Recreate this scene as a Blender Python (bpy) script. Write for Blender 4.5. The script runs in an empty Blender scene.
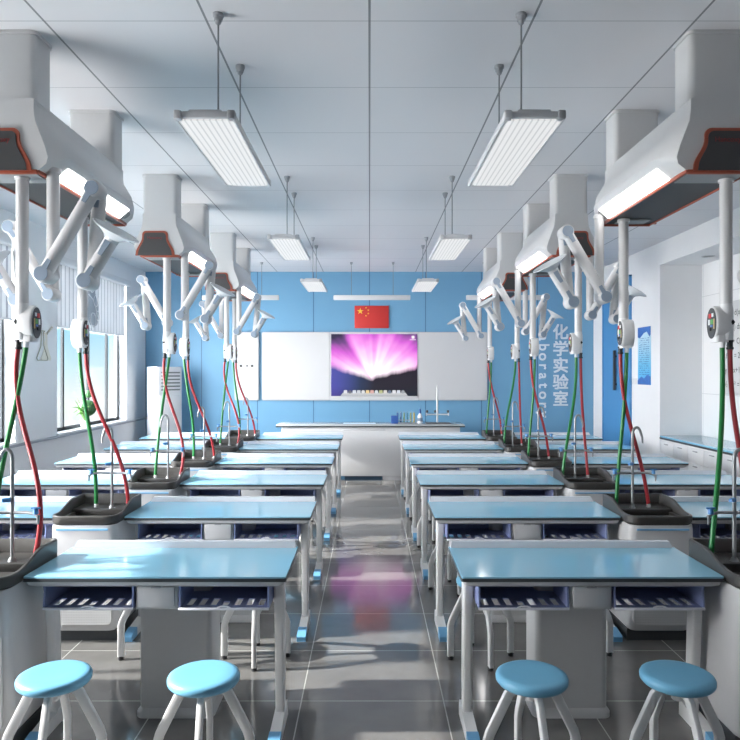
import bpy, bmesh, math, random
from mathutils import Vector, Matrix
random.seed(7)
SC = bpy.context.scene
COL = SC.collection
PI = math.pi

# ------------------------------------------------------------------ materials
MATS = {}
def mat(name, color, rough=0.5, metal=0.0, emit=None, estr=0.0, spec=0.5, coat=0.0, trans=0.0, noise=0.0, nscale=30, bump=0.0, alpha=1.0):
    if name in MATS: return MATS[name]
    m = bpy.data.materials.new(name); m.use_nodes = True
    nt = m.node_tree; b = nt.nodes['Principled BSDF']
    b.inputs['Base Color'].default_value = (*color, 1)
    b.inputs['Roughness'].default_value = rough
    b.inputs['Metallic'].default_value = metal
    b.inputs['Specular IOR Level'].default_value = spec
    b.inputs['Coat Weight'].default_value = coat
    b.inputs['Transmission Weight'].default_value = trans
    b.inputs['Alpha'].default_value = alpha
    if emit:
        b.inputs['Emission Color'].default_value = (*emit, 1); b.inputs['Emission Strength'].default_value = estr
    tc = nt.nodes.new('ShaderNodeTexCoord'); n = nt.nodes.new('ShaderNodeTexNoise')
    n.inputs['Scale'].default_value = nscale; n.inputs['Detail'].default_value = 2
    nt.links.new(tc.outputs['Object'], n.inputs['Vector'])
    if noise > 0:
        r = nt.nodes.new('ShaderNodeMapRange')
        r.inputs['To Min'].default_value = 1 - noise; r.inputs['To Max'].default_value = 1 + noise
        nt.links.new(n.outputs['Fac'], r.inputs['Value'])
        mx = nt.nodes.new('ShaderNodeVectorMath'); mx.operation = 'SCALE'
        mx.inputs[0].default_value = color
        nt.links.new(r.outputs['Result'], mx.inputs['Scale']); nt.links.new(mx.outputs['Vector'], b.inputs['Base Color'])
    if bump > 0:
        bp = nt.nodes.new('ShaderNodeBump'); bp.inputs['Strength'].default_value = bump; bp.inputs['Distance'].default_value = .002
        nt.links.new(n.outputs['Fac'], bp.inputs['Height']); nt.links.new(bp.outputs['Normal'], b.inputs['Normal'])
    MATS[name] = m
    return m

class NB:
    """tiny node helper"""
    def __init__(s, nt): s.nt = nt
    def m(s, op, a, b=None, c=None, clamp=False):
        n = s.nt.nodes.new('ShaderNodeMath'); n.operation = op; n.use_clamp = clamp
        for i, v in enumerate((a, b, c)):
            if v is None: continue
            if isinstance(v, (int, float)): n.inputs[i].default_value = v
            else: s.nt.links.new(v, n.inputs[i])
        return n.outputs[0]
    def xyz(s):
        tc = s.nt.nodes.new('ShaderNodeTexCoord'); sp = s.nt.nodes.new('ShaderNodeSeparateXYZ')
        s.nt.links.new(tc.outputs['Object'], sp.inputs[0]); return sp.outputs[0], sp.outputs[1], sp.outputs[2], tc.outputs['Object']
    def mix(s, f, a, b):
        n = s.nt.nodes.new('ShaderNodeMix'); n.data_type = 'RGBA'
        for sock, v in ((n.inputs[0], f), (n.inputs[6], a), (n.inputs[7], b)):
            if isinstance(v, (int, float)): sock.default_value = v
            elif isinstance(v, tuple): sock.default_value = (*v, 1)
            else: s.nt.links.new(v, sock)
        return n.outputs[2]
    def line(s, v, x0, step, w):          # 1 on lines at x0 + k*step, width w
        f = s.m('FRACT', s.m('DIVIDE', s.m('SUBTRACT', v, x0 - step / 2), step))
        d = s.m('MULTIPLY', s.m('ABSOLUTE', s.m('SUBTRACT', f, 0.5)), step)
        return s.m('LESS_THAN', d, w / 2)
    def noise(s, vec, scale, detail=2, dim='3D'):
        n = s.nt.nodes.new('ShaderNodeTexNoise'); n.noise_dimensions = dim
        n.inputs['Scale'].default_value = scale; n.inputs['Detail'].default_value = detail
        if vec is not None: s.nt.links.new(vec, n.inputs['W' if dim == '1D' else 'Vector'])
        return n.outputs['Fac']
    def ramp(s, f, stops):
        n = s.nt.nodes.new('ShaderNodeValToRGB'); s.nt.links.new(f, n.inputs[0])
        e = n.color_ramp.elements
        while len(e) < len(stops): e.new(0.5)
        for i, (p, c) in enumerate(stops): e[i].position = p; e[i].color = (*c, 1)
        return n.outputs[0]

def newmat(name):
    m = bpy.data.materials.new(name); m.use_nodes = True
    MATS[name] = m
    return m, NB(m.node_tree), m.node_tree.nodes['Principled BSDF']

white = mat('white_plastic', (.72, .72, .73), .38, noise=.02)
shellw = mat('hood_shell_plastic', (.58, .58, .585), .33, noise=.015)
wall_w = mat('white_wall_paint', (.78, .785, .80), .7, noise=.015, nscale=6)
frame_g = mat('light_grey_metal', (.53, .53, .54), .38, noise=.02)
ledge_w = mat('pale_grey_metal', (.74, .74, .78), .35, noise=.02)
ped_g = mat('pedestal_grey', (.52, .52, .52), .4, noise=.02)
leg_w = mat('leg_white_metal', (.70, .70, .70), .32, noise=.02)
topblue = mat('blue_tabletop', (.29, .59, .76), .09, spec=.75, noise=.04, nscale=3)
edge_d = mat('dark_edge', (.045, .05, .055), .35, noise=.05)
trayblue = mat('navy_tray_plastic', (.20, .24, .43), .42, noise=.04)
seatblue = mat('blue_seat_plastic', (.155, .41, .60), .38, noise=.03, nscale=12)
footblue = mat('blue_foot_plastic', (.15, .38, .62), .35, noise=.03)
sinkd = mat('dark_sink_ceramic', (.048, .046, .044), .42, noise=.06, nscale=40)
steel = mat('grey_steel', (.30, .31, .32), .32, metal=.5, noise=.03)
valveb = mat('valve_blue', (.07, .25, .55), .35, noise=.03)
red = mat('red_rubber', (.34, .022, .03), .38, noise=.05)
green = mat('green_rubber', (.01, .18, .04), .38, noise=.05)
black = mat('black_plastic', (.015, .015, .017), .45, noise=.05)
orange = mat('orange_trim', (.34, .075, .04), .4, noise=.03)
charc = mat('charcoal_panel', (.052, .052, .054), .45, noise=.05)
under = mat('hood_underside_dark', (.014, .014, .015), .5, noise=.05)
underg = mat('hood_underside_grey', (.22, .23, .235), .45, noise=.03)
tubew = mat('arm_tube', (.57, .57, .58), .32, noise=.02)
capb = mat('blue_grey_cap', (.24, .30, .38), .4, noise=.03)
conem = mat('pale_cone_plastic', (.70, .73, .76), .2, noise=.02, alpha=.72)
lamp = mat('hood_lamp_diffuser', (.9, .9, .9), .4, emit=(1, .99, .97), estr=4.5, noise=.01)
fixt = mat('light_housing_grey', (.62, .62, .64), .4, noise=.02)
fixd = mat('light_cap_grey', (.33, .34, .36), .4, noise=.02)
rodm = mat('rod_grey', (.25, .26, .27), .4, metal=.5, noise=.03)
boardw = mat('whiteboard_white', (.64, .64, .65), .25, noise=.015, nscale=4)
winfr = mat('dark_window_frame', (.02, .025, .03), .7, noise=.05)
rail_g = mat('grey_sill_edge', (.33, .35, .39), .5, noise=.05)
txtw = mat('white_letter', (.78, .84, .90), .5, noise=.01)
doorb = mat('blue_door_panel', (.075, .27, .56), .35, noise=.03, nscale=3)
btnr = mat('button_red', (.6, .03, .03), .4, noise=.02)
btnw = mat('button_white', (.8, .8, .8), .4, noise=.02)
btng = mat('button_green', (.12, .4, .12), .4, noise=.02)
btny = mat('button_tan', (.62, .45, .22), .4, noise=.02)
btnb = mat('button_blue', (.1, .2, .5), .4, noise=.02)
gold = mat('yellow_star', (.9, .55, .05), .5, noise=.02)
flagr = mat('flag_red_cloth', (.62, .035, .03), .6, noise=.03)
leafg = mat('cactus_green', (.035, .12, .035), .6, noise=.4, nscale=60)
cream = mat('cream_paint', (.72, .69, .60), .6, noise=.03)
creamd = mat('olive_line', (.48, .46, .38), .6, noise=.03)

# floor
m, nb, b = newmat('polished_grey_floor_tiles')
x, y, z, o = nb.xyz()
lx = nb.line(x, .388, .745, .006); ly = nb.line(y, 3.67, .66, .006)
ln = nb.m('MAXIMUM', lx, ly)
n1 = nb.noise(o, 2.2, 6); n2 = nb.noise(o, 11, 5)
base = nb.ramp(nb.m('ADD', nb.m('MULTIPLY', n1, .7), nb.m('MULTIPLY', n2, .3)), [(.3, (.125, .122, .118)), (.7, (.175, .171, .165))])
colr = nb.mix(ln, base, (.46, .46, .44))
m.node_tree.links.new(colr, b.inputs['Base Color'])
b.inputs['Roughness'].default_value = .10; b.inputs['Specular IOR Level'].default_value = .85
floor_m = m
# ceiling
m, nb, b = newmat('ceiling_panels')
x, y, z, o = nb.xyz()
lx = nb.line(x, 0, .823, .012); ly = nb.line(y, 3.54, .83, .007)
c = nb.mix(nb.m('MULTIPLY', ly, .55), (.75, .735, .75), (.2, .21, .23))
c = nb.mix(nb.m('MULTIPLY', lx, .8), c, (.12, .13, .14))
m.node_tree.links.new(c, b.inputs['Base Color']); b.inputs['Roughness'].default_value = .6
ceil_m = m
# back wall panels
m, nb, b = newmat('blue_wall_panels')
x, y, z, o = nb.xyz()
lx = nb.line(x, 0, 1.0, .018)
n = nb.noise(o, 3, 3)
base = nb.mix(n, (.165, .37, .57), (.185, .395, .59))
c = nb.mix(nb.m('MULTIPLY', lx, .75), base, (.04, .12, .25))
m.node_tree.links.new(c, b.inputs['Base Color']); b.inputs['Roughness'].default_value = .35
wallb = m
# niche wall panels
m, nb, b = newmat('white_wall_panels')
x, y, z, o = nb.xyz()
ln = nb.m('MAXIMUM', nb.line(z, 1.42, 1.33, .008), nb.line(y, 9.6, 2.4, .008))
c = nb.mix(nb.m('MULTIPLY', ln, .45), (.77, .775, .79), (.3, .32, .35))
m.node_tree.links.new(c, b.inputs['Base Color']); b.inputs['Roughness'].default_value = .5
wallp = m
# blind: vertical slats
m, nb, b = newmat('grey_vertical_blind')
x, y, z, o = nb.xyz()
f = nb.m('FRACT', nb.m('DIVIDE', y, .125))
st = nb.m('MULTIPLY', nb.m('LESS_THAN', f, .32), nb.m('ADD', .35, nb.m('MULTIPLY', nb.noise(nb.m('FLOOR', nb.m('DIVIDE', y, .125)), 3.3, 0, '1D'), .6)))
c = nb.mix(st, (.74, .75, .77), (.27, .29, .34))
m.node_tree.links.new(c, b.inputs['Base Color']); b.inputs['Roughness'].default_value = .8
tl_ = m.node_tree.nodes.new('ShaderNodeBsdfTranslucent'); ms_ = m.node_tree.nodes.new('ShaderNodeMixShader'); ms_.inputs[0].default_value = .16
m.node_tree.links.new(c, tl_.inputs[0]); m.node_tree.links.new(b.outputs[0], ms_.inputs[1]); m.node_tree.links.new(tl_.outputs[0], ms_.inputs[2])
m.node_tree.links.new(ms_.outputs[0], m.node_tree.nodes['Material Output'].inputs[0])
blind_m = m
# glass
m = bpy.data.materials.new('window_glass'); m.use_nodes = True; nt = m.node_tree
nt.nodes.remove(nt.nodes['Principled BSDF'])
t = nt.nodes.new('ShaderNodeBsdfTransparent'); t.inputs[0].default_value = (.97, .975, .975, 1)
g = nt.nodes.new('ShaderNodeBsdfGlossy'); g.inputs['Roughness'].default_value = .02
mx = nt.nodes.new('ShaderNodeMixShader'); mx.inputs[0].default_value = .06
nt.links.new(t.outputs[0], mx.inputs[1]); nt.links.new(g.outputs[0], mx.inputs[2]); nt.links.new(mx.outputs[0], nt.nodes['Material Output'].inputs[0])
glass_m = m
# louvred light diffuser
m, nb, b = newmat('ceiling_light_tubes')
x, y, z, o = nb.xyz()
f = nb.m('FRACT', nb.m('DIVIDE', nb.m('ADD', x, 5), .0285))
ln = nb.m('LESS_THAN', f, .28)
c = nb.mix(ln, (1, 1, 1), (.62, .64, .66))
m.node_tree.links.new(c, b.inputs['Emission Color']); b.inputs['Emission Strength'].default_value = .40
b.inputs['Base Color'].default_value = (.12, .12, .12, 1)
tube_m = m
# screen picture
m, nb, b = newmat('display_picture')
x, y, z, o = nb.xyz()
dx = nb.m('SUBTRACT', x, -.02); dz = nb.m('SUBTRACT', z, -.30)
ang = nb.m('ARCTAN2', dz, dx)
r = nb.m('SQRT', nb.m('ADD', nb.m('MULTIPLY', dx, dx), nb.m('MULTIPLY', nb.m('MULTIPLY', dz, dz), 1.0)))
ray = nb.noise(nb.m('ADD', ang, 3.3), 2.6, 1, '1D')
ray2 = nb.noise(nb.m('ADD', ang, 9.1), 6.5, 1, '1D')
soft = nb.noise(o, 2.6, 2)
ry = nb.m('ADD', nb.m('ADD', nb.m('MULTIPLY', ray, .55), nb.m('MULTIPLY', ray2, .22)), nb.m('MULTIPLY', soft, .45))
fall = nb.m('ADD', nb.m('ABSOLUTE', nb.m('SUBTRACT', z, -.12)), nb.m('MULTIPLY', nb.m('ABSOLUTE', nb.m('SUBTRACT', dx, .08)), .62))
v = nb.m('SUBTRACT', nb.m('ADD', nb.m('SUBTRACT', 1.12, nb.m('MULTIPLY', fall, .80)), nb.m('MULTIPLY', ry, .80)), .62, clamp=True)
glow = nb.ramp(v, [(0, (.02, .015, .05)), (.14, (.14, .05, .20)), (.32, (.58, .10, .58)), (.52, (.80, .28, .72)), (.74, (.95, .62, .84)), (1, (1, .95, 1))])
hill = nb.m('ADD', nb.m('ADD', -.34, nb.m('MULTIPLY', nb.m('POWER', nb.m('ABSOLUTE', dx), 1.1), .26)), nb.m('MULTIPLY', nb.noise(x, 5, 3, '1D'), .13))
hm = nb.m('DIVIDE', nb.m('SUBTRACT', z, hill), .09, clamp=True)
left = nb.m('MULTIPLY', nb.m('SUBTRACT', 0, x), 1.6, clamp=True)
ground = nb.mix(left, (.012, .008, .018), (.02, .06, .17))
dd = nb.m('MULTIPLY', nb.m('SUBTRACT', -.38, z), 5, clamp=True)
ground = nb.mix(dd, ground, (.004, .012, .02))
c = nb.mix(hm, ground, glow)
vio = nb.m('MULTIPLY', nb.m('MULTIPLY', nb.m('SUBTRACT', 0, nb.m('ADD', x, .25)), 2.2, clamp=True), nb.m('MULTIPLY', nb.m('SUBTRACT', .12, z), 4, clamp=True))
c = nb.mix(nb.m('MULTIPLY', vio, .38), c, (.12, .06, .55))
m.node_tree.links.new(c, b.inputs['Emission Color']); b.inputs['Emission Strength'].default_value = .68
b.inputs['Base Color'].default_value = (.01, .01, .01, 1); b.inputs['Roughness'].default_value = .3
screen_m = m
# poster
m, nb, b = newmat('poster_print')
x, y, z, o = nb.xyz()
g = nb.ramp(nb.m('DIVIDE', nb.m('ADD', z, .42), .84), [(0, (.08, .38, .72)), (.35, (.16, .52, .78)), (.8, (.50, .72, .85)), (1, (.62, .78, .88))])
tl = nb.m('MULTIPLY', nb.m('LESS_THAN', nb.m('FRACT', nb.m('DIVIDE', z, .031)), .5), nb.m('GREATER_THAN', nb.noise(o, 38, 1), .47))
inner = nb.m('MULTIPLY', nb.m('LESS_THAN', nb.m('ABSOLUTE', y), .19), nb.m('LESS_THAN', nb.m('ABSOLUTE', z), .28))
c = nb.mix(nb.m('MULTIPLY', nb.m('MULTIPLY', tl, inner), .7), g, (.03, .14, .38))
m.node_tree.links.new(c, b.inputs['Base Color']); b.inputs['Roughness'].default_value = .5
poster_m = m
# perforated cabinet face
m, nb, b = newmat('perforated_cabinet_grey')
x, y, z, o = nb.xyz()
fx = nb.m('SUBTRACT', nb.m('FRACT', nb.m('DIVIDE', x, .016)), .5); fz = nb.m('SUBTRACT', nb.m('FRACT', nb.m('DIVIDE', z, .016)), .5)
dot = nb.m('LESS_THAN', nb.m('ADD', nb.m('MULTIPLY', fx, fx), nb.m('MULTIPLY', fz, fz)), .05)
reg = nb.m('MULTIPLY', nb.m('LESS_THAN', z, .30), nb.m('LESS_THAN', nb.m('ABSOLUTE', x), .17))
c = nb.mix(nb.m('MULTIPLY', nb.m('MULTIPLY', dot, reg), .6), (.55, .55, .55), (.2, .2, .2))
m.node_tree.links.new(c, b.inputs['Base Color']); b.inputs['Roughness'].default_value = .4
perf_m = m

# ------------------------------------------------------------------ mesh helpers
def box(bm, x0, x1, y0, y1, z0, z1, bev=0, seg=2):
    r = bmesh.ops.create_cube(bm, size=1)
    vs = r['verts']
    for v in vs:
        v.co = Vector(((x0 + x1) / 2 + v.co.x * (x1 - x0), (y0 + y1) / 2 + v.co.y * (y1 - y0), (z0 + z1) / 2 + v.co.z * (z1 - z0)))
    if bev > 0:
        es = list({e for v in vs for e in v.link_edges})
        bmesh.ops.bevel(bm, geom=es, offset=bev, segments=seg, affect='EDGES', profile=.5)
def prism(bm, pts, axis, a, b):
    """extrude a 2-D outline along an axis; 'x': pts are (y,z); 'y': (x,z); 'z': (x,y)"""
    def P(p, t):
        return {'x': (t, p[0], p[1]), 'y': (p[0], t, p[1]), 'z': (p[0], p[1], t)}[axis]
    A = [bm.verts.new(P(p, a)) for p in pts]; B = [bm.verts.new(P(p, b)) for p in pts]
    n = len(pts)
    for i in range(n): bm.faces.new((A[i], A[(i + 1) % n], B[(i + 1) % n], B[i]))
    bm.faces.new(A[::-1]); bm.faces.new(B)
def loft(bm, rings, closed=True, caps=True):
    R = [[bm.verts.new(p) for p in ring] for ring in rings]
    n = len(rings[0])
    for k in range(len(R) - 1):
        for i in range(n if closed else n - 1):
            j = (i + 1) % n
            bm.faces.new((R[k][i], R[k][j], R[k + 1][j], R[k + 1][i]))
    if caps and closed:
        bm.faces.new(R[0][::-1]); bm.faces.new(R[-1])
    return R
def frame_of(d):
    d = d.normalized(); u = Vector((0, 0, 1)) if abs(d.z) < .9 else Vector((0, 1, 0))
    a = d.cross(u).normalized(); return a, d.cross(a).normalized()
def tube(bm, pts, r, seg=10, caps=True):
    pts = [Vector(p) for p in pts]
    rs = r if isinstance(r, (list, tuple)) else [r] * len(pts)
    rings = []; pa = None
    for i, p in enumerate(pts):
        d = (pts[min(i + 1, len(pts) - 1)] - pts[max(i - 1, 0)])
        if d.length < 1e-9: d = Vector((0, 0, 1))
        d.normalize()
        if pa is None: a, bb = frame_of(d)
        else:
            a = (pa - d * pa.dot(d)).normalized(); bb = d.cross(a).normalized()
        pa = a
        rings.append([p + (a * math.cos(2 * PI * k / seg) + bb * math.sin(2 * PI * k / seg)) * rs[i] for k in range(seg)])
    loft(bm, rings, True, caps)
def cyl(bm, p0, p1, r0, r1=None, seg=16):
    tube(bm, [p0, p1], [r0, r0 if r1 is None else r1], seg)
def lathe(bm, prof, origin=(0, 0, 0), axis=(0, 0, 1), seg=24):
    o = Vector(origin); d = Vector(axis).normalized(); a, bb = frame_of(d)
    rings = [[o + d * h + (a * math.cos(2 * PI * k / seg) + bb * math.sin(2 * PI * k / seg)) * max(r, 1e-4) for k in range(seg)] for r, h in prof]
    loft(bm, rings, True, True)
def rrect(w, h, r, cx=0, cy=0, n=5):
    out = []
    for sx, sy, a0 in ((1, 1, 0), (-1, 1, PI / 2), (-1, -1, PI), (1, -1, 3 * PI / 2)):
        for k in range(n + 1):
            a = a0 + k * PI / 2 / n
            out.append((cx + sx * (w / 2 - r) + r * math.cos(a), cy + sy * (h / 2 - r) + r * math.sin(a)))
    return out
def bez(p0, p1, p2, p3, n=24):
    P = [Vector(p) for p in (p0, p1, p2, p3)]
    return [P[0] * (1 - t) ** 3 + P[1] * 3 * t * (1 - t) ** 2 + P[2] * 3 * t * t * (1 - t) + P[3] * t ** 3 for t in [i / n for i in range(n + 1)]]

def obj(name, bm, material, parent=None, smooth=True, loc=None, label=None):
    bmesh.ops.recalc_face_normals(bm, faces=bm.faces[:])
    me = bpy.data.meshes.new(name); bm.to_mesh(me); bm.free()
    mats = material if isinstance(material, list) else [material]
    for q in mats: me.materials.append(q)
    if smooth:
        me.polygons.foreach_set('use_smooth', [True] * len(me.polygons))
        me.set_sharp_from_angle(angle=math.radians(38))
    o = bpy.data.objects.new(name, me); COL.objects.link(o)
    if parent is not None: o.parent = parent
    if loc is not None: o.location = loc
    if label: o['label'] = label
    return o
def B(name, boxes, material, parent=None, bev=0, **k):
    bm = bmesh.new()
    for q in boxes: box(bm, *q[:6], bev=bev)
    return obj(name, bm, material, parent, **k)
def tag(o, label, cat, group=None):
    o['label'] = label; o['category'] = cat
    if group: o['group'] = group
    return o
def thing(name, label, cat, loc=(0, 0, 0), rz=0, group=None):
    o = bpy.data.objects.new(name, None); COL.objects.link(o); o.empty_display_size = .1
    o.location = loc; o.rotation_euler = (0, 0, rz)
    return tag(o, label, cat, group)
def struct(o):
    o['kind'] = 'structure'; return o
def copy_tree(o, parent=None):
    c = o.copy(); COL.objects.link(c)
    if parent is not None: c.parent = parent
    for ch in list(KIDS.get(o.name, [])): copy_tree(ch, c)
    return c
KIDS = {}
def index_kids():
    KIDS.clear()
    for q in bpy.data.objects:
        if q.parent: KIDS.setdefault(q.parent.name, []).append(q)
def dup(root, loc, label=None, group=None):
    c = copy_tree(root); c.location = loc
    if label: c['label'] = label
    if group: c['group'] = group
    return c
def text_mesh(name, s, size, material, parent=None, extrude=.002, spacing=1.0, bold=0.0, mtx=None, align='CENTER', fat=0.0):
    cu = bpy.data.curves.new(name, 'FONT'); cu.body = s; cu.size = size; cu.extrude = extrude
    cu.align_x = align; cu.align_y = 'CENTER'; cu.space_character = spacing; cu.offset = bold
    t = bpy.data.objects.new('tmp_text', cu); COL.objects.link(t)
    dg = bpy.context.evaluated_depsgraph_get(); dg.update()
    me = bpy.data.meshes.new_from_object(t.evaluated_get(dg)); me.name = name
    bpy.data.objects.remove(t); bpy.data.curves.remove(cu)
    if fat > 0:                                       # heavier strokes
        bm = bmesh.new()
        for dx_, dy_ in ((-fat, -fat), (fat, -fat), (-fat, fat), (fat, fat)):
            me.transform(Matrix.Translation((dx_, dy_, dx_ * .02 + dy_ * .013))); bm.from_mesh(me); me.transform(Matrix.Translation((-dx_, -dy_, -dx_ * .02 - dy_ * .013)))
        bm.to_mesh(me); bm.free()
    if mtx is not None: me.transform(mtx)
    me.materials.clear(); me.materials.append(material)
    o = bpy.data.objects.new(name, me); COL.objects.link(o)
    if parent is not None: o.parent = parent
    return o
FACE_CAM = Matrix.Rotation(PI / 2, 4, 'X')           # text upright, read from -y

# ------------------------------------------------------------------ dimensions
H = 3.5; XL = -4.0; XR = 4.0; YB = 12.5; YF = -2.2
ROW0, DR = 3.18, 1.33
NROW = 6
# ------------------------------------------------------------------ the room
struct(B('floor', [(XL - .2, 4.8, YF - .1, YB + .1, -.1, 0)], floor_m, smooth=False))
struct(B('ceiling', [(XL - .2, 4.8, YF - .1, YB + .1, H, H + .1)], ceil_m, smooth=False))
struct(B('wall_back', [(XL - .2, 4.8, YB, YB + .1, 0, H)], wallb, smooth=False))
struct(B('wall_front', [(XL - .2, 4.8, YF - .1, YF, 0, H)], wall_w, smooth=False))
ZS, ZT = .93, 3.19
wins = [(1.75, 4.30), (5.36, 7.90), (8.96, 11.52)]
pieces = [(XL - .2, XL, YF, YB, 0, ZS - .03), (XL - .2, XL, YF, YB, ZT, H)]
yy = YF
for a, c_ in wins:
    pieces.append((XL - .2, XL, yy, a, ZS - .03, ZT)); yy = c_
pieces.append((XL - .2, XL, yy, YB, ZS - .03, ZT))
struct(B('wall_left', pieces, wall_w, smooth=False))
struct(B('trim_1', [(XL - .005, XL + .035, YF, YB, .875, .905)], rail_g, smooth=False))
struct(B('baseboard_left', [(XL, XL + .012, YF, YB, 0, .1)], rail_g, smooth=False))
YN = 9.64
struct(B('wall_right', [(XR, XR + .2, YN + .0, YB, 0, H), (XR, 4.8, YF, YN, 3.19, H), (XR + .2, 4.8, YN, YN + .1, 0, H)], wall_w, smooth=False))
struct(B('wall_niche', [(4.58, 4.8, YF, YN, 0, 3.19)], wallp, smooth=False))
struct(B('baseboard_right', [(XR - .012, XR, YN, 10.66, 0, .1)], rail_g, smooth=False))
for i, (a, c_) in enumerate(wins):
    w = thing('window_%d' % (i + 1), 'x', 'window', (XL - .14, 0, 0)); del w['label']; del w['category']; struct(w)
    L = c_ - a
    bx = [(-.015, .015, a, c_, ZS, ZS + .045), (-.015, .015, a, c_, ZT - .05, ZT)]
    xs = [a + .025] + [a + L * f for f in (.185, .52, .80)] + [c_ - .025]
    for q in xs: bx.append((-.015, .015, q - .022, q + .022, ZS, ZT))
    fr = B('window_frame', bx, winfr, w, smooth=False)
    B('window_pane', [(-.004, .004, a, c_, ZS, ZT)], glass_m, w, smooth=False)
    struct(B('trim_%d' % (i + 2), [(XL - .2, XL + .03, a - .02, c_ + .02, ZS - .03, ZS)], white, smooth=False))

# blinds
GB = 'vertical blinds over the left wall windows'
bl_lab = ['grey striped vertical blind on the left wall window nearest the camera',
          'grey striped vertical blind at the left edge of the photo, before the flask decal',
          'grey striped vertical blind nearest the blue wall, with a pale drawing printed on it']
for i, (a, c_) in enumerate(wins):
    t = thing('window_blind', bl_lab[i], 'blind', (XL - .02, (a + c_) / 2, 2.32), 0, GB)
    L = c_ - a
    B('head_rail', [(-.035, .09, -L / 2 - .02, L / 2 + .03, .80, .89)], white, t, bev=.015)
    bm = bmesh.new()
    n = int(L / .125)
    for k in range(n):
        y0 = -L / 2 + .02 + k * (L - .06) / n; y1 = y0 + (L - .06) / n * .97
        prism(bm, [(-.012, y0), (-.006, (y0 + y1) / 2), (0.004, y1), (0.0, y1), (-.010, (y0 + y1) / 2), (-.016, y0)], 'z', 0, .80)
    obj('slats', bm, blind_m, t, smooth=False)
    B('bottom_rail', [(-.02, .012, -L / 2 + .01, L / 2 - .03, -.02, .0)], white, t)
    if i == 2:
        bm = bmesh.new()
        prism(bm, [(c0 - .18, d0 + .05) for c0, d0 in [(-.30, .58), (-.12, .58), (-.02, .40), (.10, .2), (.10, -.02), (.02, -.08), (-.22, -.08), (-.30, .05), (-.26, .3)]], 'x', .008, .012)
        pr = obj('printed_drawing', bm, mat('print_grey', (.40, .42, .46), .7, noise=.03), t, label='grey drawing printed on the blind', loc=(.012, .16, .10))
        bm = bmesh.new()
        for cy, cz, rr in ((-.28, .05, .1), (-.18, .33, .08), (-.32, .50, .06), (-.10, .12, .07)):
            tube(bm, [(.014, cy + rr * math.cos(q * PI / 10), cz + rr * math.sin(q * PI / 10)) for q in range(21)], .006, 5)
        tube(bm, [(.014, -.45, .40), (.014, -.3, .35), (.014, -.2, .25), (.014, -.1, .1)], .006, 5)
        obj('drawing_line', bm, white, pr)

# door on the right wall (blue), with its long pull handle
d = thing('door_1', 'x', 'door', (XR, 11.3, 0)); del d['label']; del d['category']; struct(d)
B('door_panel', [(-.025, -.002, -.6, .6, 0, 3.17)], doorb, d, smooth=False)
B('door_frame', [(-.035, -.001, -.63, -.6, 0, 3.2), (-.035, -.001, .6, .63, 0, 3.2), (-.035, -.001, -.63, .63, 3.17, 3.2)], winfr if 0 else doorb, d, smooth=False)
B('door_handle', [(-.075, -.045, -.06, -.0, 1.42, 2.06), (-.05, -.02, -.04, -.02, 1.5, 1.53), (-.05, -.02, -.04, -.02, 1.95, 1.98)], charc, d, bev=.004)
sw = B('light_switch', [(-.008, 0, -.07, .0, -.05, .04), (-.008, 0, .02, .09, -.05, .04)], white, None, bev=.003, loc=(XR, 10.55, 1.58))
tag(sw, 'small white light switch plates on the right wall between blue door and poster', 'switch')

# poster
t = thing('wall_poster', 'tall narrow blue poster with lines of print on the right white wall', 'poster', (XR, 10.18, 1.95))
B('poster_sheet', [(-.006, 0, -.235, .235, -.42, .42)], poster_m, t, smooth=False)
bm = bmesh.new()
prism(bm, [(-.235, .42), (.235, .42), (.235, .28), (.16, .26), (.02, .33), (-.1, .35), (-.2, .27), (-.235, .3)][::-1], 'x', -.009, -.0065)
obj('header_wave', bm, mat('poster_blue', (.05, .16, .50), .5, noise=.2, nscale=25), t, smooth=False, label='darker blue wavy header and title')
bm = bmesh.new()
prism(bm, [(-.235, -.42), (.235, -.42), (.235, -.36), (.1, -.30), (0, -.33), (-.12, -.27), (-.235, -.30)], 'x', -.009, -.0065)
obj('footer_wave', bm, MATS['poster_blue'], t, smooth=False)

# flask drawing on the left wall pier
t = thing('flask_wall_decal', 'cream drawing of a laboratory flask on the left wall between two windows', 'decal', (XL + .001, 8.60, 1.86))
bm = bmesh.new()
def flask(s, cy, cz):
    return [(cy + s * p, cz + s * q) for p, q in [(-.14, 0), (.14, 0), (.16, .03), (.04, .2), (.03, .38), (.07, .40), (-.07, .40), (-.03, .38), (-.04, .2), (-.16, .03)]]
prism(bm, flask(.85, .05, .0), 'x', 0, .006); obj('flask_shape', bm, cream, t, smooth=False)
bm = bmesh.new()
pts = flask(.9, -.06, 0); pts.append(pts[0])
tube(bm, [(.009, p, q) for p, q in pts], .006, 6)
tube(bm, [(.009, .06, .33), (.009, .12, .37), (.009, .2, .42)], .012, 6)
obj('flask_outline', bm, creamd, t)

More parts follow.
